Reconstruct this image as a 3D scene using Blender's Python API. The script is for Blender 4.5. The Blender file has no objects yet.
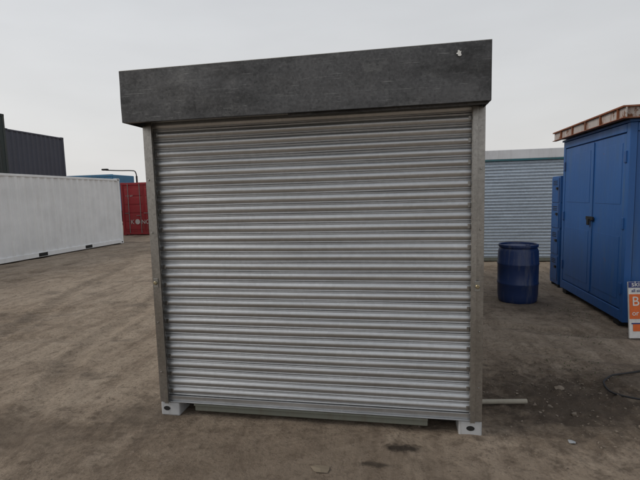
import bpy, math, random
from mathutils import Vector, Matrix, noise
random.seed(4)
scene = bpy.context.scene
scene.view_settings.view_transform = 'Standard'
scene.view_settings.look = 'None'
scene.view_settings.exposure = 0

# ------------------------------------------------------------ materials
def newmat(name):
    m = bpy.data.materials.new(name); m.use_nodes = True
    nt = m.node_tree
    return m, nt, nt.nodes['Principled BSDF']

def N(nt, t, **kw):
    n = nt.nodes.new(t)
    for k, v in kw.items():
        if k in n.inputs: n.inputs[k].default_value = v
        else: setattr(n, k, v)
    return n

def ramp(nt, fac, stops):
    r = nt.nodes.new('ShaderNodeValToRGB')
    el = r.color_ramp.elements
    while len(el) < len(stops): el.new(0.5)
    for e, (p, c) in zip(el, stops):
        e.position = p
        e.color = (c, c, c, 1) if isinstance(c, (int, float)) else (*c, 1)
    nt.links.new(fac, r.inputs['Fac'])
    return r

def mapping(nt, scale=(1, 1, 1), loc=(0, 0, 0), rot=(0, 0, 0)):
    tc = nt.nodes.new('ShaderNodeTexCoord')
    mp = nt.nodes.new('ShaderNodeMapping')
    mp.inputs['Scale'].default_value = scale
    mp.inputs['Location'].default_value = loc
    mp.inputs['Rotation'].default_value = rot
    nt.links.new(tc.outputs['Object'], mp.inputs['Vector'])
    return mp.outputs['Vector']

def noise_n(nt, vec, scale, detail=5, rough=0.6):
    n = N(nt, 'ShaderNodeTexNoise')
    n.inputs['Scale'].default_value = scale
    n.inputs['Detail'].default_value = min(detail, 6)
    n.inputs['Roughness'].default_value = rough
    nt.links.new(vec, n.inputs['Vector'])
    return n.outputs['Fac']

def mixc(nt, fac, a, b, mode='MIX'):
    m = nt.nodes.new('ShaderNodeMix'); m.data_type = 'RGBA'; m.blend_type = mode
    for sock, v in ((m.inputs[0], fac), (m.inputs[6], a), (m.inputs[7], b)):
        if isinstance(v, bpy.types.NodeSocket): nt.links.new(v, sock)
        elif isinstance(v, (int, float)): sock.default_value = v
        else: sock.default_value = (*v, 1)
    return m.outputs[2]

def bump(nt, bsdf, height, strength, dist):
    b = nt.nodes.new('ShaderNodeBump')
    b.inputs['Strength'].default_value = strength
    b.inputs['Distance'].default_value = dist
    nt.links.new(height, b.inputs['Height'])
    nt.links.new(b.outputs['Normal'], bsdf.inputs['Normal'])

def mathn(nt, op, a, b=0.0, clamp=False):
    m = nt.nodes.new('ShaderNodeMath'); m.operation = op; m.use_clamp = clamp
    for s, v in ((m.inputs[0], a), (m.inputs[1], b)):
        if isinstance(v, bpy.types.NodeSocket): nt.links.new(v, s)
        else: s.default_value = v
    return m.outputs[0]

def painted(name, col, dirt=(0.12, 0.09, 0.06), rough=0.5, amount=0.5, rust=0.0):
    m, nt, b = newmat(name)
    v = mapping(nt); v2 = mapping(nt, (3, 3, 0.35))
    n1 = noise_n(nt, v, 1.3); n2 = noise_n(nt, v2, 3.0, 6, 0.7)
    c = mixc(nt, ramp(nt, n1, [(0.3, 0.0), (0.75, 0.45)]).outputs[0], col, tuple(x * 0.62 for x in col))
    c = mixc(nt, ramp(nt, n2, [(0.5, 0.0), (0.72, amount)]).outputs[0], c, dirt)
    if rust > 0:
        n3 = noise_n(nt, v, 7.0, 6, 0.7)
        c = mixc(nt, ramp(nt, n3, [(0.70 - rust * 0.3, 0.0), (0.76 - rust * 0.3, 1.0)]).outputs[0], c, (0.15, 0.058, 0.025))
    nt.links.new(c, b.inputs['Base Color'])
    nt.links.new(ramp(nt, n2, [(0.3, rough - 0.08), (0.8, rough + 0.2)]).outputs[0], b.inputs['Roughness'])
    bump(nt, b, noise_n(nt, v, 25, 3), 0.2, 0.004)
    return m

def galvanised(name, lo, hi, r0, r1, metallic=1.0, stretch=(1, 1, 1), tint=(1, 1, 1.02), spangle=60, marks=0.0, bstr=0.08, markcol=(0.32, 0.32, 0.31), sp=0.22, speck=0.0, scratch=0.0):
    m, nt, b = newmat(name)
    v = mapping(nt, stretch); vo = mapping(nt)
    vor = N(nt, 'ShaderNodeTexVoronoi'); vor.inputs['Scale'].default_value = spangle
    nt.links.new(vo, vor.inputs['Vector'])
    bw = nt.nodes.new('ShaderNodeRGBToBW'); nt.links.new(vor.outputs['Color'], bw.inputs[0])
    n1 = noise_n(nt, v, 2.5, 6, 0.65)
    f = mathn(nt, 'ADD', mathn(nt, 'MULTIPLY', n1, 0.8), mathn(nt, 'MULTIPLY', bw.outputs[0], sp))
    A = tuple(lo * t for t in tint); B = tuple(hi * t for t in tint)
    c = ramp(nt, f, [(0.35, A), (0.65, B)]).outputs[0]
    if marks > 0:
        n4 = noise_n(nt, mapping(nt, (1, 1, 1.6), (3, 1, 0)), 5.5, 6, 0.75)
        c = mixc(nt, ramp(nt, n4, [(0.56, 0.0), (0.66, marks)]).outputs[0], c, markcol)
        n5 = noise_n(nt, mapping(nt, (0.6, 1, 14), (1, 5, 0)), 6, 6, 0.7)
        c = mixc(nt, ramp(nt, n5, [(0.60, 0.0), (0.68, marks * 0.8)]).outputs[0], c, markcol)
    if scratch > 0:
        for k, (rot, loc) in enumerate((((0, 0.5, 0), (2, 0, 1)), ((0, -0.7, 0), (5, 0, 3)), ((0, 1.45, 0), (9, 0, 4)))):
            ns = noise_n(nt, mapping(nt, (1.0, 1, 26), loc, rot), 4.0, 4, 0.6)
            c = mixc(nt, ramp(nt, ns, [(0.66, 0.0), (0.69, scratch)]).outputs[0], c, tuple(x * 1.5 for x in markcol))
        nb = noise_n(nt, mapping(nt, (0.5, 1, 1.2), (4, 4, 0)), 2.0, 5, 0.7)
        c = mixc(nt, ramp(nt, nb, [(0.40, 0.65), (0.52, 0.0)]).outputs[0], c, (lo * 0.5,) * 3)
    if speck > 0:
        n6 = noise_n(nt, mapping(nt, (1, 1, 1), (8, 5, 0)), 60, 5, 0.8)
        c = mixc(nt, ramp(nt, n6, [(0.56, 0.0), (0.68, speck)]).outputs[0], c, tuple(x * 1.2 for x in markcol))
        c = mixc(nt, ramp(nt, n6, [(0.36, speck * 1.4), (0.46, 0.0)]).outputs[0], c, (lo * 0.35,) * 3)
    nt.links.new(c, b.inputs['Base Color'])
    b.inputs['Metallic'].default_value = metallic
    nt.links.new(ramp(nt, n1, [(0.3, r0), (0.7, r1)]).outputs[0], b.inputs['Roughness'])
    bump(nt, b, noise_n(nt, v, 9, 4), bstr, 0.01)
    return m

def plain(name, col, rough=0.6, metallic=0.0):
    m, nt, b = newmat(name)
    n = noise_n(nt, mapping(nt), 12)
    c = mixc(nt, ramp(nt, n, [(0.35, 0.0), (0.7, 0.6)]).outputs[0], col, tuple(x * 0.65 for x in col))
    nt.links.new(c, b.inputs['Base Color'])
    b.inputs['Roughness'].default_value = rough
    b.inputs['Metallic'].default_value = metallic
    return m

M_slat = galvanised('galvanised_slats', 0.44, 0.58, 0.34, 0.46, metallic=0.92, stretch=(0.35, 1, 6), spangle=35, sp=0.12, bstr=0.05, tint=(0.98, 1.0, 1.02))
M_slat_bg = galvanised('galvanised_slats_weathered', 0.50, 0.64, 0.45, 0.6, metallic=0.7, stretch=(0.5, 1, 5), spangle=30, tint=(0.88, 1.0, 1.12))
M_hoodbg = painted('pale_grey_hood', (0.70, 0.71, 0.73), rough=0.6, amount=0.2)
M_hood = galvanised('galvanised_hood', 0.060, 0.115, 0.36, 0.55, metallic=0.85, spangle=70, marks=0.35, bstr=0.15, markcol=(0.19, 0.19, 0.185), sp=0.2, speck=0.28, scratch=0.45)
M_post = galvanised('galvanised_post', 0.27, 0.39, 0.34, 0.48, stretch=(1, 1, 0.4), tint=(1.03, 1.0, 0.95), marks=0.3, speck=0.2)
M_sill = painted('sill_grey_green', (0.17, 0.18, 0.15), rough=0.55)
M_casting = painted('casting_offwhite', (0.5, 0.51, 0.52), dirt=(0.2, 0.17, 0.14), rough=0.6, amount=0.7)
M_dark = plain('dark_gap', (0.012, 0.012, 0.012), 0.8)
M_white = painted('white_container_paint', (0.82, 0.83, 0.84), dirt=(0.5, 0.46, 0.40), rough=0.45, amount=0.22)
M_navy = painted('navy_container_paint', (0.055, 0.062, 0.088), dirt=(0.09, 0.09, 0.10), rough=0.55)
M_green = painted('dark_green_container_paint', (0.022, 0.035, 0.034), rough=0.5)
M_red = painted('red_container_paint', (0.34, 0.028, 0.036), rough=0.5, rust=0.15)
M_bluec = painted('light_blue_container_paint', (0.03, 0.17, 0.33), rough=0.5)
M_blue = painted('blue_store_paint', (0.020, 0.105, 0.33), dirt=(0.07, 0.13, 0.22), rough=0.5, amount=0.6, rust=0.08)
M_blue2 = painted('blue_locker_paint', (0.014, 0.09, 0.29), rough=0.5, rust=0.15)
M_barrel = painted('blue_plastic_drum', (0.014, 0.038, 0.135), dirt=(0.15, 0.16, 0.19), rough=0.4, amount=0.7)
M_roofrust = painted('rusty_roof_edge', (0.46, 0.42, 0.40), dirt=(0.22, 0.09, 0.045), rough=0.8, amount=0.9, rust=0.5)
M_rustframe = painted('rust_red_frame', (0.24, 0.080, 0.035), dirt=(0.30, 0.22, 0.18), rough=0.85, amount=0.6)
M_teal = painted('teal_rail_paint', (0.03, 0.14, 0.17), rough=0.5)
M_wood = plain('weathered_timber', (0.36, 0.33, 0.27), 0.8)
M_steel = plain('dull_steel', (0.35, 0.35, 0.34), 0.4, 0.9)
M_brass = plain('lock_brass', (0.36, 0.31, 0.20), 0.4, 0.9)
M_rubber = plain('black_rubber', (0.015, 0.015, 0.016), 0.6)
M_orange = plain('orange_sign_print', (0.80, 0.16, 0.03), 0.5)
M_signblue = plain('navy_sign_print', (0.03, 0.05, 0.20), 0.5)
M_paper = plain('white_print', (0.78, 0.78, 0.76), 0.6)
M_stone = plain('rubble_stone', (0.21, 0.172, 0.135), 0.9)
M_lettering = plain('white_lettering', (0.55, 0.50, 0.48), 0.6)

# ------------------------------------------------------------ helpers
def link(o, parent=None):
    scene.collection.objects.link(o)
    if parent: o.parent = parent
    return o

def empty(name, loc=(0, 0, 0), rz=0):
    e = bpy.data.objects.new(name, None)
    e.empty_display_size = 0.3
    e.location = loc; e.rotation_euler = (0, 0, rz)
    return link(e)

def meshobj(name, verts, faces, mat, parent=None, smooth=False):
    me = bpy.data.meshes.new(name); me.from_pydata(verts, [], faces); me.update()
    me.materials.append(mat)
    if smooth:
        for p in me.polygons: p.use_smooth = True
    return link(bpy.data.objects.new(name, me), parent)

def boxes(name, lst, mat, parent=None, bevel=0.004):
    v = []; f = []
    for (x0, x1, y0, y1, z0, z1) in lst:
        b = len(v)
        v += [(x0, y0, z0), (x1, y0, z0), (x1, y1, z0), (x0, y1, z0), (x0, y0, z1), (x1, y0, z1), (x1, y1, z1), (x0, y1, z1)]
        f += [tuple(b + i for i in q) for q in ((0, 3, 2, 1), (4, 5, 6, 7), (0, 1, 5, 4), (1, 2, 6, 5), (2, 3, 7, 6), (3, 0, 4, 7))]
    o = meshobj(name, v, f, mat, parent)
    if bevel:
        md = o.modifiers.new('bev', 'BEVEL'); md.width = bevel; md.segments = 2; md.limit_method = 'ANGLE'
    return o

def tube(name, pts, r, mat, parent=None, seg=12, cap=True):
    cu = bpy.data.curves.new(name, 'CURVE'); cu.dimensions = '3D'
    sp = cu.splines.new('POLY' if len(pts) < 3 else 'NURBS'); sp.points.add(len(pts) - 1)
    for p, q in zip(sp.points, pts): p.co = (*q, 1)
    if len(pts) >= 3: sp.use_endpoint_u = True; sp.order_u = 3
    cu.bevel_depth = r; cu.bevel_resolution = 4; cu.use_fill_caps = cap
    cu.materials.append(mat)
    return link(bpy.data.objects.new(name, cu), parent)

def lathe(name, prof, mat, parent=None, seg=48, loc=(0, 0, 0)):
    v = []; f = []
    for (r, z) in prof:
        for i in range(seg):
            a = 2 * math.pi * i / seg
            v.append((loc[0] + r * math.cos(a), loc[1] + r * math.sin(a), loc[2] + z))
    for j in range(len(prof) - 1):
        for i in range(seg):
            k = (i + 1) % seg
            f.append((j * seg + i, j * seg + k, (j + 1) * seg + k, (j + 1) * seg + i))
    f.append(tuple(reversed(range(seg)))); f.append(tuple((len(prof) - 1) * seg + i for i in range(seg)))
    o = meshobj(name, v, f, mat, parent, True)
    o.modifiers.new('es', 'EDGE_SPLIT').split_angle = math.radians(40)
    return o

def corr(name, p0, p1, z0, z1, out, mat, parent, period=0.278, depth=0.036):
    """vertical-ribbed sheet from p0 to p1 (xy), ribs pushed in the direction -out"""
    p0 = Vector(p0); p1 = Vector(p1); out = Vector(out)
    L = (p1 - p0).length; d = (p1 - p0) / L
    n = max(1, round(L / period)); per = L / n
    pts = []
    for i in range(n):
        for (t, s) in ((0, 0), (0.26, 0), (0.5, 1), (0.76, 1)):
            pts.append(p0 + d * (i + t) * per - out * depth * s)
    pts.append(p1)
    v = []; f = []
    for p in pts: v += [(p.x, p.y, z0), (p.x, p.y, z1)]
    for i in range(len(pts) - 1): f.append((2 * i, 2 * i + 2, 2 * i + 3, 2 * i + 1))
    return meshobj(name, v, f, mat, parent)

def container(loc, rz, mat, L=6.06, W=2.44, H=2.59):
    e = empty('shipping_container', loc, rz)
    P = 0.11
    frame = []
    for x in (0, L - P):
        for y in (0, W - P):
            frame.append((x, x + P, y, y + P, 0.12, H - 0.12))
    for y in (0.004, W - 0.07):
        frame.append((P, L - P, y, y + 0.066, H - 0.09, H - 0.02))
        frame.append((P, L - P, y, y + 0.066, 0.03, 0.17))
    for x in (0.004, L - 0.074):
        frame.append((x, x + 0.07, P, W - P, H - 0.12, H - 0.01))
        frame.append((x, x + 0.07, P, W - P, 0.03, 0.17))
    boxes('frame', frame, mat, e, 0.006)
    cast = []; holes = []
    for x in (-0.004, L - 0.174):
        for y in (-0.004, W - 0.158):
            for z in (0, H - 0.118):
                cast.append((x, x + 0.178, y, y + 0.162, z, z + 0.118))
                yy = y - 0.002 if y < 0 else y + 0.159
                holes.append((x + 0.055, x + 0.125, yy, yy + 0.005, z + 0.035, z + 0.085))
    boxes('corner_castings', cast, mat, e, 0.01)
    boxes('casting_holes', holes, M_dark, e, 0)
    fp = []
    if L > 5:
        for c0 in (L / 2 - 1.2, L / 2 + 0.85): fp.append((c0, c0 + 0.35, 0.001, 0.01, 0.045, 0.155))
        boxes('fork_pockets', fp, M_dark, e, 0)
    corr('side_panel_front', (P, 0.02), (L - P, 0.02), 0.17, H - 0.09, (0, -1), mat, e)
    corr('side_panel_back', (P, W - 0.02), (L - P, W - 0.02), 0.17, H - 0.09, (0, 1), mat, e)
    corr('end_panel', (L - 0.02, P), (L - 0.02, W - P), 0.17, H - 0.12, (1, 0), mat, e)
    boxes('roof', [(0.05, L - 0.05, 0.05, W - 0.05, H - 0.07, H - 0.04)], mat, e, 0)
    boxes('floor', [(0.08, L - 0.08, 0.08, W - 0.08, 0.10, 0.15)], M_dark, e, 0)
    mid = W / 2
    boxes('door_leaves', [(0.03, 0.06, P + 0.005, mid - 0.006, 0.175, H - 0.125), (0.03, 0.06, mid + 0.006, W - P - 0.005, 0.175, H - 0.125)], mat, e, 0.004)
    ribs = []
    for (a, b2) in ((P + 0.06, mid - 0.07), (mid + 0.07, W - P - 0.06)):
        for k in range(5):
            z = 0.28 + k * (H - 0.5) / 5
            ribs.append((0.012, 0.03, a, b2, z, z + (H - 0.5) / 5 - 0.09))
    boxes('door_ribs', ribs, mat, e, 0.01)
    for i, y in enumerate((P + 0.28, mid - 0.2, mid + 0.2, W - P - 0.28)):
        tube('lock_rod_%d' % i, [(-0.012, y, 0.1), (-0.012, y, H - 0.06)], 0.016, M_steel, e)
        boxes('rod_handle_%d' % i, [(-0.04, -0.02, y - 0.02, y + 0.22, 0.95 + 0.12 * (i % 2), 0.98 + 0.12 * (i % 2))], M_steel, e, 0.003)
    return e

def shutter(name, x0, x1, y, z0, z1, mat, parent, pitch=0.075, depth=0.011, segs=16, wob=0.0010):
    """horizontal interlocking curved laths, front face towards -Y"""
    n = int(round((z1 - z0) / pitch)); pitch = (z1 - z0) / n
    prof = [(0.0, -0.003), (0.03, 0.003), (0.075, 0.0055), (0.12, 0.003), (0.15, -0.001)]
    K = 9
    for k in range(K + 1):
        a = math.pi * k / K
        prof.append((0.17 + 0.66 * (k / K), depth * (0.2 + 0.8 * math.sin(a) ** 0.9)))
    prof += [(0.855, -0.001), (0.875, 0.003), (0.93, 0.0065), (0.975, 0.003), (1.0, -0.003)]
    v = []; f = []
    for i in range(n):
        dx0 = random.uniform(-0.002, 0.002); tilt = random.uniform(-1, 1) * 0.0011
        ph = random.uniform(0, 9); amp = random.uniform(0.3, 1) * wob
        off = random.uniform(-0.001, 0.001)
        base = len(v)
        for s in range(segs + 1):
            x = x0 + (x1 - x0) * s / segs + dx0
            w = amp * math.sin(ph + s * 0.55)
            for (t, d) in prof:
                v.append((x, y - d - off - tilt * (t - 0.5) * 4 + w * 0.6, z0 + (i + t) * pitch + w))
        m = len(prof)
        for s in range(segs):
            for k in range(m - 1):
                a = base + s * m + k
                f.append((a, a + m, a + m + 1, a + 1))
    return meshobj(name, v, f, mat, parent, True)

# ------------------------------------------------------------ ground
def axis(a, b, step, far, g=1.22):
    l = []
    x = a
    while x <= b + 1e-6: l.append(x); x += step
    s = step; lo = [a]; hi = [l[-1]]
    while hi[-1] < far: s *= g; hi.append(hi[-1] + min(s, 200)) 
    s = step
    while lo[-1] > -far: s *= g; lo.append(lo[-1] - min(s, 200))
    return list(reversed(lo[1:])) + l + hi[1:]
xs = axis(-6.5, 4.2, 0.032, 900, 1.08); ys = axis(-2.2, 5.5, 0.032, 900, 1.08)
def rut(q, w, d):
    if abs(q) > 5 * w: return 0
    return -d * math.exp(-(q / w) ** 2) + 0.5 * d * (math.exp(-((q - 1.6 * w) / (0.6 * w)) ** 2) + math.exp(-((q + 1.6 * w) / (0.6 * w)) ** 2))
def tracks(x, y):
    """returns list of (signed distance to a wheel track, half width, depth, weight, distance along)"""
    wv_ = 0.25 * noise.noise(Vector((x * 0.35, y * 0.35, 9)))
    out = []
    if x < -2.1:
        k = min(1, (-2.1 - x) / 0.5)
        for x0 in (-3.0, -4.6, -6.6, -8.2):
            out.append((x - (x0 - 0.35 * y + wv_ * 2), 0.13, 0.028, k, y))
        out.append((y - (2.2 + 0.45 * (x + 3) + wv_ * 3), 0.12, 0.018, k, x))
        out.append((y - (3.9 + 0.45 * (x + 3) + wv_ * 3), 0.12, 0.018, k, x))
    if y < -0.35:
        k = min(1, (-0.35 - y) / 0.3)
        out.append((y - (-0.85 + 0.12 * x + wv_), 0.10, 0.016, k, x))
    if x > 0.9:
        k = min(1, (x - 0.9) / 0.4)
        for y0 in (1.75, 2.6):
            out.append((y - (y0 - 0.3 * (x - 2) + wv_), 0.12, 0.02, k, x))
    return out
def gz(x, y):
    r = math.hypot(x, y - 1)
    f = max(0.0, 1 - max(0, r - 12) / 25)
    if f == 0: return -0.006
    h = noise.fractal(Vector((x * 0.8, y * 0.8, 3)), 1.0, 2.0, 3) * 0.012
    h += noise.fractal(Vector((x * 5, y * 5, 7)), 0.8, 2.0, 4) * 0.009
    for (q, w_, d, k, s) in tracks(x, y): h += k * rut(q, w_, d)
    m = math.exp(-((x - 1.5) / 1.0) ** 2 - ((y - 0.75) / 0.8) ** 2)
    h += m * abs(noise.fractal(Vector((x * 6, y * 6, 1)), 0.7, 2.0, 5)) * 0.06
    return h * f - 0.006
def trackmask(x, y):
    t = 0
    if math.hypot(x, y) > 16: return 0
    for (q, w_, d, k, s) in tracks(x, y):
        if abs(q) < 1.3 * w_:
            e = max(0, min(1, (1.3 - abs(q) / w_) * 3))
            br = max(0, min(1, 0.55 + 1.8 * noise.noise(Vector((x * 0.8, y * 0.8, 20 + w_ * 50)))))
            tread = 0.55 + 0.45 * math.sin((s + abs(q) * 1.2) * 2 * math.pi / 0.13)
            t = max(t, e * br * tread * k)
    return t
gv = [(x, y, gz(x, y)) for y in ys for x in xs]
nx = len(xs)
gf = [(j * nx + i, j * nx + i + 1, (j + 1) * nx + i + 1, (j + 1) * nx + i) for j in range(len(ys) - 1) for i in range(nx - 1)]
mg, nt, b = newmat('packed_dirt')
v = mapping(nt)
big = noise_n(nt, v, 0.42, 4, 0.6)
med = noise_n(nt, v, 2.4, 6, 0.72)
sm = noise_n(nt, v, 9, 5, 0.7)
fine = noise_n(nt, v, 34, 6, 0.8)
trk = noise_n(nt, mapping(nt, (2.2, 0.25, 1), (0.4, 0, 0), (0, 0, 0.3)), 1.8, 5, 0.7)
wet = noise_n(nt, mapping(nt, (0.7, 1.1, 1), (7.3, 2.1, 0)), 0.95, 6, 0.65)
c = ramp(nt, med, [(0.36, (0.185, 0.138, 0.098)), (0.5, (0.290, 0.227, 0.168)), (0.64, (0.385, 0.312, 0.240))]).outputs[0]
c = mixc(nt, ramp(nt, big, [(0.40, 0.0), (0.58, 0.65)]).outputs[0], c, (0.40, 0.330, 0.258))
c = mixc(nt, ramp(nt, trk, [(0.50, 0.0), (0.62, 0.5)]).outputs[0], c, (0.175, 0.132, 0.096))
wetf = ramp(nt, wet, [(0.55, 0.0), (0.64, 0.6)]).outputs[0]
c = mixc(nt, wetf, c, (0.110, 0.083, 0.060))
at = nt.nodes.new('ShaderNodeAttribute'); at.attribute_name = 'track'
c = mixc(nt, mathn(nt, 'MULTIPLY', at.outputs['Fac'], 0.55), c, (0.11, 0.082, 0.058))
c = mixc(nt, ramp(nt, sm, [(0.36, 0.5), (0.48, 0.0)]).outputs[0], c, (0.120, 0.090, 0.064))
c = mixc(nt, ramp(nt, fine, [(0.36, 0.6), (0.47, 0.0)]).outputs[0], c, (0.090, 0.067, 0.048))
c = mixc(nt, ramp(nt, fine, [(0.55, 0.0), (0.66, 0.5)]).outputs[0], c, (0.46, 0.385, 0.305))
geo = nt.nodes.new('ShaderNodeNewGeometry')
def patch(cx, cy, rx, ry, amt, col, c, soft=0.7, nz=1.6):
    sub = nt.nodes.new('ShaderNodeVectorMath'); sub.operation = 'SUBTRACT'; sub.inputs[1].default_value = (cx, cy, 0)
    nt.links.new(geo.outputs['Position'], sub.inputs[0])
    sc = nt.nodes.new('ShaderNodeVectorMath'); sc.operation = 'MULTIPLY'; sc.inputs[1].default_value = (1 / rx, 1 / ry, 0)
    nt.links.new(sub.outputs[0], sc.inputs[0])
    ln = nt.nodes.new('ShaderNodeVectorMath'); ln.operation = 'LENGTH'; nt.links.new(sc.outputs[0], ln.inputs[0])
    d = mathn(nt, 'ADD', ln.outputs['Value'], mathn(nt, 'MULTIPLY', mathn(nt, 'SUBTRACT', sm, 0.5), nz))
    r = ramp(nt, d, [(1 - soft, amt), (1.0, 0.0)])
    return mixc(nt, r.outputs[0], c, col)
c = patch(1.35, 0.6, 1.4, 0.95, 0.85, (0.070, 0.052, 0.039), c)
c = patch(-0.6, -0.5, 3.0, 0.8, 0.45, (0.125, 0.094, 0.070), c)
c = patch(0.02, -0.22, 0.16, 0.055, 0.9, (0.030, 0.023, 0.018), c, 0.6, 2.2)
c = patch(-0.16, -0.42, 0.13, 0.035, 0.8, (0.045, 0.035, 0.027), c, 0.6, 2.2)
c = patch(-2.0, -0.05, 0.5, 0.35, 0.5, (0.08, 0.062, 0.047), c)
c = patch(1.9, 3.9, 1.0, 0.9, 0.45, (0.10, 0.08, 0.06), c)
c = patch(-2.9, -0.4, 1.1, 0.4, 0.45, (0.11, 0.082, 0.06), c)
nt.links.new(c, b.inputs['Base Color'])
rg = mixc(nt, wetf, (0.92, 0.92, 0.92), (0.65, 0.65, 0.65))
nt.links.new(rg, b.inputs['Roughness'])
b.inputs['Specular IOR Level'].default_value = 0.25
hgt = mathn(nt, 'ADD', mathn(nt, 'MULTIPLY', fine, 0.6), sm)
bump(nt, b, hgt, 0.9, 0.035)
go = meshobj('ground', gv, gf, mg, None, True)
ga = go.data.attributes.new('track', 'FLOAT', 'POINT')
ga.data.foreach_set('value', [trackmask(p[0], p[1]) for p in gv])

sv = []; sf = []
def stone(x, y, r):
    b0 = len(sv); z = gz(x, y)
    rot = Matrix.Rotation(random.uniform(0, 6.28), 3, 'Z')
    base = [(-1, -1, -.6), (1, -1, -.6), (1, 1, -.6), (-1, 1, -.6), (-.7, -.7, .7), (.7, -.7, .6), (.7, .7, .7), (-.7, .7, .5)]
    sx, sy, szz = random.uniform(.6, 1.3), random.uniform(.5, 1), random.uniform(.35, .75)
    for p in base:
        q = Vector((p[0] * sx, p[1] * sy, p[2] * szz)) * r * 0.7
        q += Vector([random.uniform(-.3, .3) * r for _ in range(3)])
        q = rot @ q
        sv.append((x + q.x, y + q.y, z + q.z + r * 0.12))
    for q in ((0, 3, 2, 1), (4, 5, 6, 7), (0, 1, 5, 4), (1, 2, 6, 5), (2, 3, 7, 6), (3, 0, 4, 7)):
        sf.append(tuple(b0 + i for i in q))
for _ in range(3400):
    stone(random.uniform(-5, 4), random.uniform(-1.6, 5), random.choice((0.003, 0.004, 0.005, 0.008)))
for _ in range(900):
    stone(random.gauss(1.4, 0.55), random.gauss(0.75, 0.5), random.choice((0.004, 0.005, 0.007, 0.011)))
for _ in range(14):
    stone(random.gauss(1.5, 0.6), random.gauss(0.9, 0.6), random.uniform(0.018, 0.032))
for _ in range(300):
    stone(random.uniform(-12, 6), random.uniform(3, 14), random.choice((0.01, 0.015, 0.02)))
meshobj('rubble', sv, sf, M_stone)

# ------------------------------------------------------------ main container
XL, XR = -1.88, 0.555
mc = empty('roller_shutter_container')
corr('side_panel_left', (XL + 0.02, 0.12), (XL + 0.02, 5.95), 0.17, 2.50, (-1, 0), M_post, mc)
corr('side_panel_right', (XR - 0.02, 0.12), (XR - 0.02, 5.95), 0.17, 2.50, (1, 0), M_post, mc)
corr('back_panel', (XL + 0.1, 6.04), (XR - 0.1, 6.04), 0.17, 2.48, (0, 1), M_post, mc)
boxes('roof', [(XL + 0.03, XR - 0.03, 0.14, 6.03, 2.50, 2.54)], M_post, mc, 0)
boxes('floor', [(XL + 0.08, XR - 0.08, 0.17, 6.0, 0.10, 0.15)], M_dark, mc, 0)
fr = []
for x0, x1 in ((XL, XL + 0.085), (XR - 0.085, XR)):
    fr.append((x0 + 0.004, x1 - 0.02, 0.01, 0.12, 0.12, 2.47))
    fr.append((x0, x1, 5.96, 6.06, 0.12, 2.47))
    fr.append((x0 + 0.006, x0 + 0.07, 0.12, 5.96, 0.06, 0.17))
    fr.append((x0 + 0.006, x0 + 0.07, 0.12, 5.96, 2.48, 2.56))
fr.append((XL + 0.1, XR - 0.1, 5.99, 6.05, 0.05, 0.17))
fr.append((XL + 0.1, XR - 0.1, 5.99, 6.05, 2.48, 2.58))
boxes('frame', fr, M_post, mc, 0.005)
g = []
g.append((XL, XL + 0.050, -0.012, 0.006, 0.105, 2.25))
g.append((XL + 0.050, XL + 0.082, -0.036, -0.030, 0.105, 2.25))
g.append((XL + 0.050, XL + 0.056, -0.030, 0.05, 0.105, 2.25))
g.append((XL + 0.056, XL + 0.088, 0.044, 0.05, 0.105, 2.25))
g.append((XR - 0.050, XR, -0.012, 0.006, 0.105, 2.25))
g.append((XR - 0.082, XR - 0.050, -0.036, -0.030, 0.105, 2.25))
g.append((XR - 0.056, XR - 0.050, -0.030, 0.05, 0.105, 2.25))
g.append((XR - 0.088, XR - 0.056, 0.044, 0.05, 0.105, 2.25))
boxes('guide_channels', g, M_post, mc, 0.0015)
bolts = []
for x in (XL + 0.025, XR - 0.025):
    for z in (0.35, 0.75, 1.45, 1.85):
        bolts.append((x - 0.006, x + 0.006, -0.018, -0.012, z - 0.006, z + 0.006))
boxes('guide_bolts', bolts, M_post, mc, 0.003)
shutter('shutter_curtain', XL + 0.066, XR - 0.066, 0.022, 0.155, 2.36, M_slat, mc, pitch=0.0715)
boxes('curtain_backing', [(XL + 0.07, XR - 0.07, 0.055, 0.06, 0.12, 2.4)], M_dark, mc, 0)
el_ = []
for i in range(0, 30):
    z = 0.155 + (i + 0.5) * 2.205 / 31
    for xa in (XL + 0.083, XR - 0.103):
        if i % 2 == 0: el_.append((xa, xa + 0.02, 0.008, 0.012, z - 0.016, z + 0.016))
boxes('end_locks', el_, M_post, mc, 0.003)
boxes('bottom_rail', [(XL + 0.062, XR - 0.062, 0.004, 0.03, 0.112, 0.153), (XL + 0.062, XR - 0.062, -0.016, 0.004, 0.108, 0.113)], M_slat, mc, 0.002)
boxes('cross_member', [(-1.60, 0.19, 0.012, 0.10, 0.035, 0.100)], M_sill, mc, 0.006)
boxes('cross_member_lip', [(-1.60, 0.19, -0.006, 0.012, 0.084, 0.100)], M_sill, mc, 0.003)
boxes('front_sill', [(XL + 0.16, XR - 0.16, 0.102, 0.165, 0.04, 0.105)], M_dark, mc, 0)
cst = []
for x0, x1 in ((XL - 0.002, XL + 0.155), (XR - 0.155, XR + 0.002)):
    cst.append((x0, x1, -0.004, 0.17, -0.01, 0.100))
    cst.append((x0, x1, 5.90, 6.064, -0.01, 0.118)); cst.append((x0, x1, 5.90, 6.064, 2.475, 2.59))
boxes('corner_castings', cst, M_casting, mc, 0.01)
for cx in (XL + 0.05, XR - 0.075):
    vv = [(cx + 0.028 * math.cos(a), -0.006, 0.05 + 0.018 * math.sin(a)) for a in [i * math.pi / 10 for i in range(20)]]
    meshobj('casting_hole', vv, [tuple(range(20))], M_dark, mc)
HX0, HX1, HY, HZ0, HZ1 = -1.90, 0.548, -0.225, 2.243, 2.59
hv = []; hf = []; nxh, nzh = 60, 10
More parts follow.
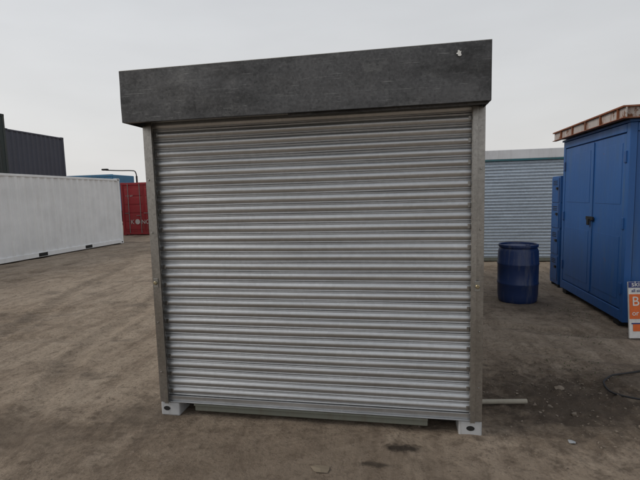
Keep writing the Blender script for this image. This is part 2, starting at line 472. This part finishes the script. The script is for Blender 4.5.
for j in range(nzh + 1):
    for i in range(nxh + 1):
        x = HX0 + (HX1 - HX0) * i / nxh; z = HZ0 + (HZ1 - HZ0) * j / nzh
        e_ = math.sin(math.pi * j / nzh)
        dz = 0.0025 * noise.noise(Vector((x * 2.2, 0, 4))) if j == 0 else 0
        hv.append((x, HY + 0.008 * e_ * noise.noise(Vector((x * 2.5, z * 4, 2))), z + dz))
for j in range(nzh):
    for i in range(nxh):
        a = j * (nxh + 1) + i; hf.append((a, a + 1, a + nxh + 2, a + nxh + 1))
meshobj('hood_front', hv, hf, M_hood, mc, True)
boxes('hood_top', [(HX0, HX1, HY, 0.14, HZ1, HZ1 + 0.004)], M_post, mc, 0.001)
boxes('hood_ends', [(HX0, HX0 + 0.004, HY + 0.004, 0.14, HZ0, HZ1 - 0.001), (HX1 - 0.004, HX1, HY + 0.004, 0.14, HZ0, HZ1 - 0.001)], M_hood, mc, 0)
boxes('hood_return_lip', [(HX0 + 0.005, HX1 - 0.005, HY + 0.004, HY + 0.05, HZ0 + 0.002, HZ0 + 0.005)], M_hood, mc, 0)
boxes('hood_lower_flange', [(-0.72, HX1 - 0.01, HY + 0.05, HY + 0.06, HZ0 - 0.012, HZ0 + 0.012)], M_hood, mc, 0.001)
boxes('head_plate', [(HX0 + 0.006, HX1 - 0.006, 0.06, 0.10, 2.40, 2.58)], M_dark, mc, 0)
cv = []; cf = []
for s in (HX0 + 0.06, HX1 - 0.06):
    for k in range(40):
        a = 2 * math.pi * k / 40; r = 0.105 + 0.006 * math.cos(k * 6.28318 / 4)
        cv.append((s, -0.075 + r * math.cos(a), 2.44 + r * math.sin(a)))
for k in range(40):
    j = (k + 1) % 40; cf.append((k, j, 40 + j, 40 + k))
meshobj('shutter_coil', cv, cf, M_slat, mc)
vv = []
for i in range(18):
    a = i * 2 * math.pi / 18; r = 0.015 * random.uniform(0.6, 1.2)
    vv.append((0.36 + r * math.cos(a), HY - 0.008, 2.527 + 1.1 * r * math.sin(a)))
meshobj('paint_splash', vv, [tuple(range(18))], M_paper, mc)
for i, x in enumerate((XL + 0.045, XR - 0.045)):
    o = lathe('lock_barrel_%d' % i, [(0.001, 0.0), (0.012, 0.0), (0.014, 0.004), (0.014, 0.018), (0.010, 0.022), (0.001, 0.022)], M_brass, mc, 24)
    o.rotation_euler = (math.radians(90), 0, 0); o.location = (x, -0.036, 1.07)
    boxes('lock_plate_%d' % i, [(x - 0.018, x + 0.018, -0.042, -0.037, 1.035, 1.105)], M_steel, mc, 0.002)

# ------------------------------------------------------------ background shuttered container
bc = empty('long_shutter_container')
BX0, BX1, BY = 0.3, 8.3, 7.98
shutter('shutter_curtain', BX0 + 0.1, BX1 - 0.1, BY + 0.03, 0.10, 2.40, M_slat_bg, bc, segs=6)
boxes('posts', [(BX0, BX0 + 0.1, BY, BY + 0.1, 0, 2.40), (BX1 - 0.1, BX1, BY, BY + 0.1, 0, 2.40), (4.25, 4.33, BY - 0.03, BY + 0.02, 0.05, 2.40)], M_post, bc)
boxes('teal_rail', [(BX0, BX1, BY - 0.03, BY + 0.08, 2.402, 2.44)], M_teal, bc)
boxes('shutter_hood', [(BX0 - 0.02, BX1 + 0.02, BY - 0.02, BY + 0.35, 2.442, 2.66)], M_hoodbg, bc, 0.01)
boxes('sill', [(BX0 + 0.1, BX1 - 0.1, BY + 0.0, BY + 0.08, 0.02, 0.097)], M_sill, bc)
boxes('body', [(BX0 + 0.01, BX1 - 0.01, BY + 0.36, BY + 2.4, 0.08, 2.59)], M_hoodbg, bc)

# ------------------------------------------------------------ left: containers
container((-11.0, 6.74, 0), math.radians(90), M_white)
container((-11.0, 0.60, 0), math.radians(90), M_white)
for z in (0, 2.9):
    container((-17.75, 2.25, z), math.radians(90), M_green, L=12.19, H=2.89)
for z in (0, 2.6):
    container((-17.85, 14.5, z), math.radians(90), M_navy, L=3.6)
rc = container((-11.1, 16.5, 0), math.radians(90), M_red)
def text(name, s, size, loc, rot, mat, parent):
    cu = bpy.data.curves.new(name, 'FONT'); cu.body = s; cu.size = size; cu.extrude = 0.001
    cu.materials.append(mat)
    o = bpy.data.objects.new(name, cu); o.location = loc; o.rotation_euler = rot
    return link(o, parent)
RT = (math.radians(90), 0, math.radians(-90))
text('lettering', 'K', 0.30, (-0.005, 2.0, 0.55), RT, M_lettering, rc)
lathe('lettering_disc', [(0.001, 0), (0.13, 0), (0.13, 0.004), (0.001, 0.004)], M_lettering, rc, 24).matrix_local = Matrix.Translation((-0.003, 1.62, 0.66)) @ Matrix.Rotation(math.radians(-90), 4, 'Y')
text('lettering_end', 'NG', 0.30, (-0.005, 1.42, 0.55), RT, M_lettering, rc)
text('serial_number', '4 21 307', 0.11, (0.005, 2.2, 1.9), RT, M_lettering, rc)
text('serial_number_right', '22G1', 0.10, (0.005, 0.95, 1.7), RT, M_lettering, rc)
bt = empty('box_trailer', (-22.5, 24.5, 0))
boxes('box_body', [(-2.0, 2.9, 0, 2.5, 1.0, 3.55)], M_bluec, bt, 0.05)
boxes('box_top_rail', [(-2.03, 2.93, -0.03, 0.0, 3.42, 3.57), (-2.03, 2.93, -0.03, 0.0, 1.0, 1.12)], M_bluec, bt, 0.01)
boxes('box_ribs', [(-2.0 + i * 0.6, -1.95 + i * 0.6, -0.02, 0.0, 1.12, 3.42) for i in range(9)], M_bluec, bt, 0.005)
boxes('chassis', [(-1.9, 2.8, 0.5, 2.0, 0.75, 1.0)], M_dark, bt, 0.01)
for i, (x, y) in enumerate(((-1.2, 0.15), (-0.1, 0.15), (2.2, 0.15), (-1.2, 2.3), (-0.1, 2.3), (2.2, 2.3))):
    w = lathe('wheel_%d' % i, [(0.2, -0.13), (0.46, -0.13), (0.5, -0.09), (0.5, 0.09), (0.46, 0.13), (0.2, 0.13)], M_rubber, bt, 32)
    w.rotation_euler = (math.radians(90), 0, 0); w.location = (x, y, 0.5)
lp = empty('street_lamp', (-14.75, 19.8, 0))
tube('column', [(0, 0, 0), (0, 0, 3.1)], 0.05, M_rubber, lp)
tube('bracket_arm', [(0, 0, 3.08), (-0.02, 0, 3.36), (-0.25, 0, 3.42), (-1.2, 0, 3.44), (-1.95, 0, 3.50)], 0.03, M_rubber, lp)
boxes('lamp_head', [(-2.15, -1.8, -0.1, 0.1, 3.48, 3.58)], M_rubber, lp, 0.03)

# ------------------------------------------------------------ right: blue steel store
bs = empty('blue_steel_store')
SX, SY0, SY1, SH = 2.67, 2.72, 4.82, 2.46
boxes('body', [(SX + 0.03, SX + 2.4, SY0 + 0.03, SY1 - 0.03, 0.10, SH)], M_blue, bs, 0.01)
boxes('corner_posts', [(SX, SX + 0.08, SY0, SY0 + 0.08, 0.06, SH + 0.003), (SX, SX + 0.08, SY1 - 0.08, SY1, 0.06, SH + 0.003),
                       (SX + 2.35, SX + 2.43, SY0, SY0 + 0.08, 0.06, SH + 0.003)], M_blue, bs, 0.006)
boxes('base_skids', [(SX + 0.01, SX + 2.42, SY0 + 0.1, SY0 + 0.25, -0.01, 0.099), (SX + 0.01, SX + 2.42, SY1 - 0.25, SY1 - 0.1, -0.01, 0.099)], M_dark, bs, 0.005)
boxes('rails', [(SX - 0.004, SX + 0.03, SY0 + 0.08, SY1 - 0.08, 0.07, 0.20), (SX - 0.004, SX + 0.03, SY0 + 0.08, SY1 - 0.08, SH - 0.1, SH - 0.002),
                (SX + 0.08, SX + 2.35, SY0 - 0.004, SY0 + 0.03, 0.07, 0.20), (SX + 0.08, SX + 2.35, SY0 - 0.004, SY0 + 0.03, SH - 0.1, SH - 0.002)], M_blue, bs, 0.006)
mid = 3.70
boxes('door_leaves', [(SX + 0.006, SX + 0.028, SY0 + 0.09, mid - 0.008, 0.215, SH - 0.115), (SX + 0.006, SX + 0.028, mid + 0.008, SY1 - 0.09, 0.215, SH - 0.115)], M_blue, bs, 0.005)
dp = []
for (a, b2) in ((SY0 + 0.17, mid - 0.09), (mid + 0.09, SY1 - 0.17)):
    for (z0, z1) in ((0.32, 1.1), (1.5, 2.24)):
        dp.append((SX + 0.002, SX + 0.006, a, b2, z0, z1))
boxes('door_pressings', dp, M_blue, bs, 0.003)
boxes('astragal_strip', [(SX - 0.008, SX + 0.005, mid - 0.035, mid + 0.035, 0.24, SH - 0.13)], M_blue, bs, 0.003)
boxes('hasps', [(SX - 0.03, SX - 0.008, mid - 0.11, mid + 0.11, 1.26, 1.31), (SX - 0.05, SX - 0.03, mid - 0.03, mid + 0.03, 1.19, 1.28)], M_dark, bs, 0.004)
boxes('hinges', [(SX - 0.016, SX + 0.004, y, y + 0.05, z, z + 0.14) for y in (SY0 + 0.05, SY1 - 0.1) for z in (0.4, 1.2, 2.0)], M_blue2, bs, 0.005)
corr('end_panel', (SX + 0.09, SY0 + 0.018), (SX + 2.34, SY0 + 0.018), 0.2, SH - 0.1, (0, -1), M_blue, bs, 0.3, 0.02)
boxes('roof_packers', [(SX - 0.02 + 0.5 * i, SX + 0.1 + 0.5 * i, SY0 - 0.02, SY1 + 0.02, SH + 0.004, SH + 0.035) for i in range(5)], M_blue2, bs, 0.005)
RX = SX - 0.14
RY0, RY1 = SY0 - 0.12, SY1 + 0.12
boxes('roof_frame_web', [(RX + 0.03, RX + 0.045, RY0, RY1, SH + 0.047, SH + 0.16), (RX + 0.045, SX + 2.5, RY0 + 0.03, RY0 + 0.045, SH + 0.047, SH + 0.16)], M_roofrust, bs, 0.002)
boxes('roof_frame_flanges', [(RX, RX + 0.06, RY0, RY1, SH + 0.036, SH + 0.046), (RX, RX + 0.06, RY0, RY1, SH + 0.161, SH + 0.180),
                             (RX + 0.061, SX + 2.5, RY0, RY0 + 0.06, SH + 0.036, SH + 0.046), (RX + 0.061, SX + 2.5, RY0, RY0 + 0.06, SH + 0.161, SH + 0.180)], M_rustframe, bs, 0.002)
boxes('roof_frame_cleats', [(RX + 0.004, RX + 0.029, RY0 + 0.15 + i * 0.46, RY0 + 0.165 + i * 0.46, SH + 0.047, SH + 0.16) for i in range(5)], M_rustframe, bs, 0.001)
boxes('roof_sheets', [(RX + 0.062, SX + 2.45, RY0 + 0.07, RY1 - 0.01, SH + 0.06, SH + 0.08)], M_roofrust, bs, 0.006)

LX, LY = 2.70, 5.02
lk = empty('blue_locker')
boxes('body', [(LX, LX + 0.95, LY, LY + 0.4, 0.05, 1.93)], M_blue2, lk, 0.01)
boxes('legs', [(LX + a, LX + a + 0.06, LY + b2, LY + b2 + 0.06, -0.01, 0.05) for a in (0.02, 0.85) for b2 in (0.02, 0.32)], M_dark, lk, 0)
boxes('door_panels', [(LX + 0.02, LX + 0.45, LY - 0.012, LY, z, z + 0.42) for z in (0.12, 0.58, 1.04, 1.48)], M_blue2, lk, 0.004)
boxes('side_doors', [(LX - 0.012, LX, LY + 0.03, LY + 0.37, z, z + 0.42) for z in (0.12, 0.58, 1.04, 1.48)], M_blue2, lk, 0.004)
boxes('vents', [(LX - 0.015, LX - 0.012, LY + 0.1, LY + 0.3, z + 0.30 + k * 0.03, z + 0.312 + k * 0.03) for z in (0.12, 0.58, 1.04, 1.48) for k in range(3)], M_dark, lk, 0)
boxes('latches', [(LX - 0.03, LX - 0.012, LY + 0.06, LY + 0.13, z, z + 0.04) for z in (0.34, 0.8, 1.26, 1.7)], M_dark, lk, 0.002)

# ------------------------------------------------------------ drum
dr = empty('blue_drum', (1.80, 4.05, 0))
lathe('shell', [(0.001, -0.01), (0.255, -0.01), (0.275, 0.012), (0.282, 0.05), (0.290, 0.12), (0.292, 0.27), (0.298, 0.28), (0.298, 0.30), (0.292, 0.31), (0.293, 0.57),
                (0.299, 0.58), (0.299, 0.60), (0.293, 0.61), (0.288, 0.78), (0.272, 0.82), (0.262, 0.835), (0.280, 0.845), (0.285, 0.86), (0.282, 0.885), (0.270, 0.89), (0.262, 0.885), (0.258, 0.86), (0.001, 0.858)], M_barrel, dr)
lathe('bung', [(0.001, 0.858), (0.035, 0.858), (0.035, 0.876), (0.001, 0.876)], M_barrel, dr, 20, (0.14, 0, 0))
lathe('bung_small', [(0.001, 0.858), (0.03, 0.858), (0.03, 0.872), (0.001, 0.872)], M_barrel, dr, 20, (-0.14, 0.02, 0))

# ------------------------------------------------------------ advertising board
sg = empty('advertising_board', (2.58, 2.30, 0))
boxes('board', [(-0.02, 0.50, 0, 0.02, 0.0, 0.64)], M_paper, sg, 0.003)
boxes('header', [(-0.02, 0.50, -0.004, -0.0005, 0.575, 0.64)], M_signblue, sg, 0)
boxes('orange_print', [(-0.015, 0.49, -0.004, -0.0005, 0.22, 0.50)], M_orange, sg, 0)
text('header_text', 'skip hire', 0.085, (0.01, -0.006, 0.588), (math.radians(90), 0, 0), M_paper, sg)
text('subheader_text', 'all sizes', 0.05, (0.01, -0.006, 0.525), (math.radians(90), 0, 0), M_signblue, sg)
text('board_text', 'BIG', 0.15, (0.01, -0.006, 0.37), (math.radians(90), 0, 0), M_paper, sg)
text('board_text_lower', 'or small', 0.08, (0.01, -0.006, 0.26), (math.radians(90), 0, 0), M_paper, sg)
boxes('skip_picture', [(0.02, 0.22, -0.005, -0.001, 0.08, 0.16)], M_orange, sg, 0)
boxes('skip_picture_rim', [(0.005, 0.235, -0.005, -0.001, 0.161, 0.175)], M_signblue, sg, 0)
sg.rotation_euler = (math.radians(-6), 0, math.radians(8))

# ------------------------------------------------------------ loose things
tube('timber_pole', [(0.25, 0.40, 0.03), (0.985, 0.50, 0.034)], 0.019, M_wood)
cab = [(2.6, 1.55), (2.35, 1.40), (2.15, 1.27), (1.98, 1.19), (1.86, 1.12), (1.76, 1.0), (1.70, 0.9), (1.69, 0.76), (1.78, 0.66), (1.9, 0.63), (2.05, 0.62), (2.3, 0.64), (2.6, 0.7)]
tube('black_cable', [(x, y, max(gz(x + a, y + b2) for a in (-.04, 0, .04) for b2 in (-.04, 0, .04)) + 0.010) for x, y in cab], 0.008, M_rubber)
def scrap(name, x, y, r, mat, n=9, h=0.012):
    z = gz(x, y) + 0.004
    vs = [(x, y, z + h)]
    for i in range(n):
        a = 2 * math.pi * i / n; q = r * random.uniform(0.55, 1.1)
        vs.append((x + q * math.cos(a), y + q * 0.7 * math.sin(a), z + random.uniform(0, h)))
    meshobj(name, vs, [(0, 1 + i, 1 + (i + 1) % n) for i in range(n)], mat)
scrap('crumpled_paper', 1.13, -0.02, 0.035, plain('dirty_paper', (0.30, 0.32, 0.34), 0.8))
scrap('stone_slab', -0.5, -0.52, 0.075, plain('flat_stone', (0.22, 0.18, 0.13), 0.9), h=0.01)
scrap('mud_clod', 1.32, 0.8, 0.05, M_stone, h=0.04)
wv = []; wf = []
for _ in range(160):
    cxy = random.choice(((1.6, 1.3), (2.1, 2.2), (2.4, 3.4)))
    x = random.gauss(cxy[0], 0.16); y = random.gauss(cxy[1], 0.2); a = random.uniform(0, 6.28)
    h = random.uniform(0.008, 0.025); w = 0.005; l = random.uniform(-0.02, 0.02)
    b0 = len(wv); z = gz(x, y)
    wv += [(x - w * math.cos(a), y - w * math.sin(a), z), (x + w * math.cos(a), y + w * math.sin(a), z), (x + l, y + l * 0.7, z + h)]
    wf.append((b0, b0 + 1, b0 + 2))
meshobj('weeds', wv, wf, plain('weed_green', (0.08, 0.10, 0.04), 0.8))

# ------------------------------------------------------------ world + sun
SUN_EL, SUN_AZ = math.radians(38), math.radians(255)
w = bpy.data.worlds.new('World'); scene.world = w; w.use_nodes = True
nt = w.node_tree; bg = nt.nodes['Background']
sky = nt.nodes.new('ShaderNodeTexSky'); sky.sky_type = 'NISHITA'; sky.sun_disc = False
sky.sun_elevation = SUN_EL; sky.sun_rotation = SUN_AZ; sky.dust_density = 5; sky.air_density = 1.5
tc = nt.nodes.new('ShaderNodeTexCoord')
sep = nt.nodes.new('ShaderNodeSeparateXYZ'); nt.links.new(tc.outputs['Generated'], sep.inputs[0])
el = ramp(nt, sep.outputs['Z'], [(0.0, (0.73, 0.722, 0.715)), (0.18, (0.69, 0.69, 0.695)), (0.45, (0.62, 0.632, 0.65)), (1.0, (0.58, 0.605, 0.64))])
az = ramp(nt, mathn(nt, 'ADD', mathn(nt, 'MULTIPLY', sep.outputs['X'], -0.5), 0.5), [(0.0, 0.82), (1.0, 1.0)])
cl = nt.nodes.new('ShaderNodeTexNoise'); cl.inputs['Scale'].default_value = 2.2; cl.inputs['Detail'].default_value = 4
mp = nt.nodes.new('ShaderNodeMapping'); mp.inputs['Scale'].default_value = (1, 1, 3.5)
nt.links.new(tc.outputs['Generated'], mp.inputs['Vector']); nt.links.new(mp.outputs[0], cl.inputs['Vector'])
clr = ramp(nt, cl.outputs['Fac'], [(0.3, 0.89), (0.7, 1.0)])
c = mixc(nt, 1.0, el.outputs[0], az.outputs[0], 'MULTIPLY')
c = mixc(nt, 1.0, c, clr.outputs[0], 'MULTIPLY')
vm = nt.nodes.new('ShaderNodeVectorMath'); vm.operation = 'SCALE'; vm.inputs['Scale'].default_value = 12.3
nt.links.new(c, vm.inputs[0])
c = mixc(nt, 0.87, sky.outputs[0], vm.outputs[0])
nt.links.new(c, bg.inputs['Color']); bg.inputs['Strength'].default_value = 0.1

sd = bpy.data.lights.new('sun', 'SUN'); sd.energy = 1.0; sd.angle = math.radians(18); sd.color = (1, 0.94, 0.86)
so = bpy.data.objects.new('sun', sd); link(so)
dirv = Vector((math.sin(SUN_AZ) * math.cos(SUN_EL), math.cos(SUN_AZ) * math.cos(SUN_EL), math.sin(SUN_EL)))
so.rotation_euler = dirv.to_track_quat('Z', 'Y').to_euler(); so.location = dirv * 30

# ------------------------------------------------------------ camera
p, r, psi = math.radians(5.8), math.radians(1.5), math.radians(10.4)
fwd = Vector((-math.sin(psi) * math.cos(p), math.cos(psi) * math.cos(p), -math.sin(p)))
right0 = Vector((math.cos(psi), math.sin(psi), 0)); up0 = right0.cross(fwd)
right = right0 * math.cos(r) - up0 * math.sin(r); up = right0 * math.sin(r) + up0 * math.cos(r)
cd = bpy.data.cameras.new('camera'); cd.sensor_width = 36; cd.lens = 36 * 435 / 640; cd.clip_end = 3000; cd.clip_start = 0.05
co = bpy.data.objects.new('camera', cd)
M = Matrix((right, up, -fwd)).transposed().to_4x4(); M.translation = Vector((0, -3.04, 1.70))
co.matrix_world = M; link(co); scene.camera = co
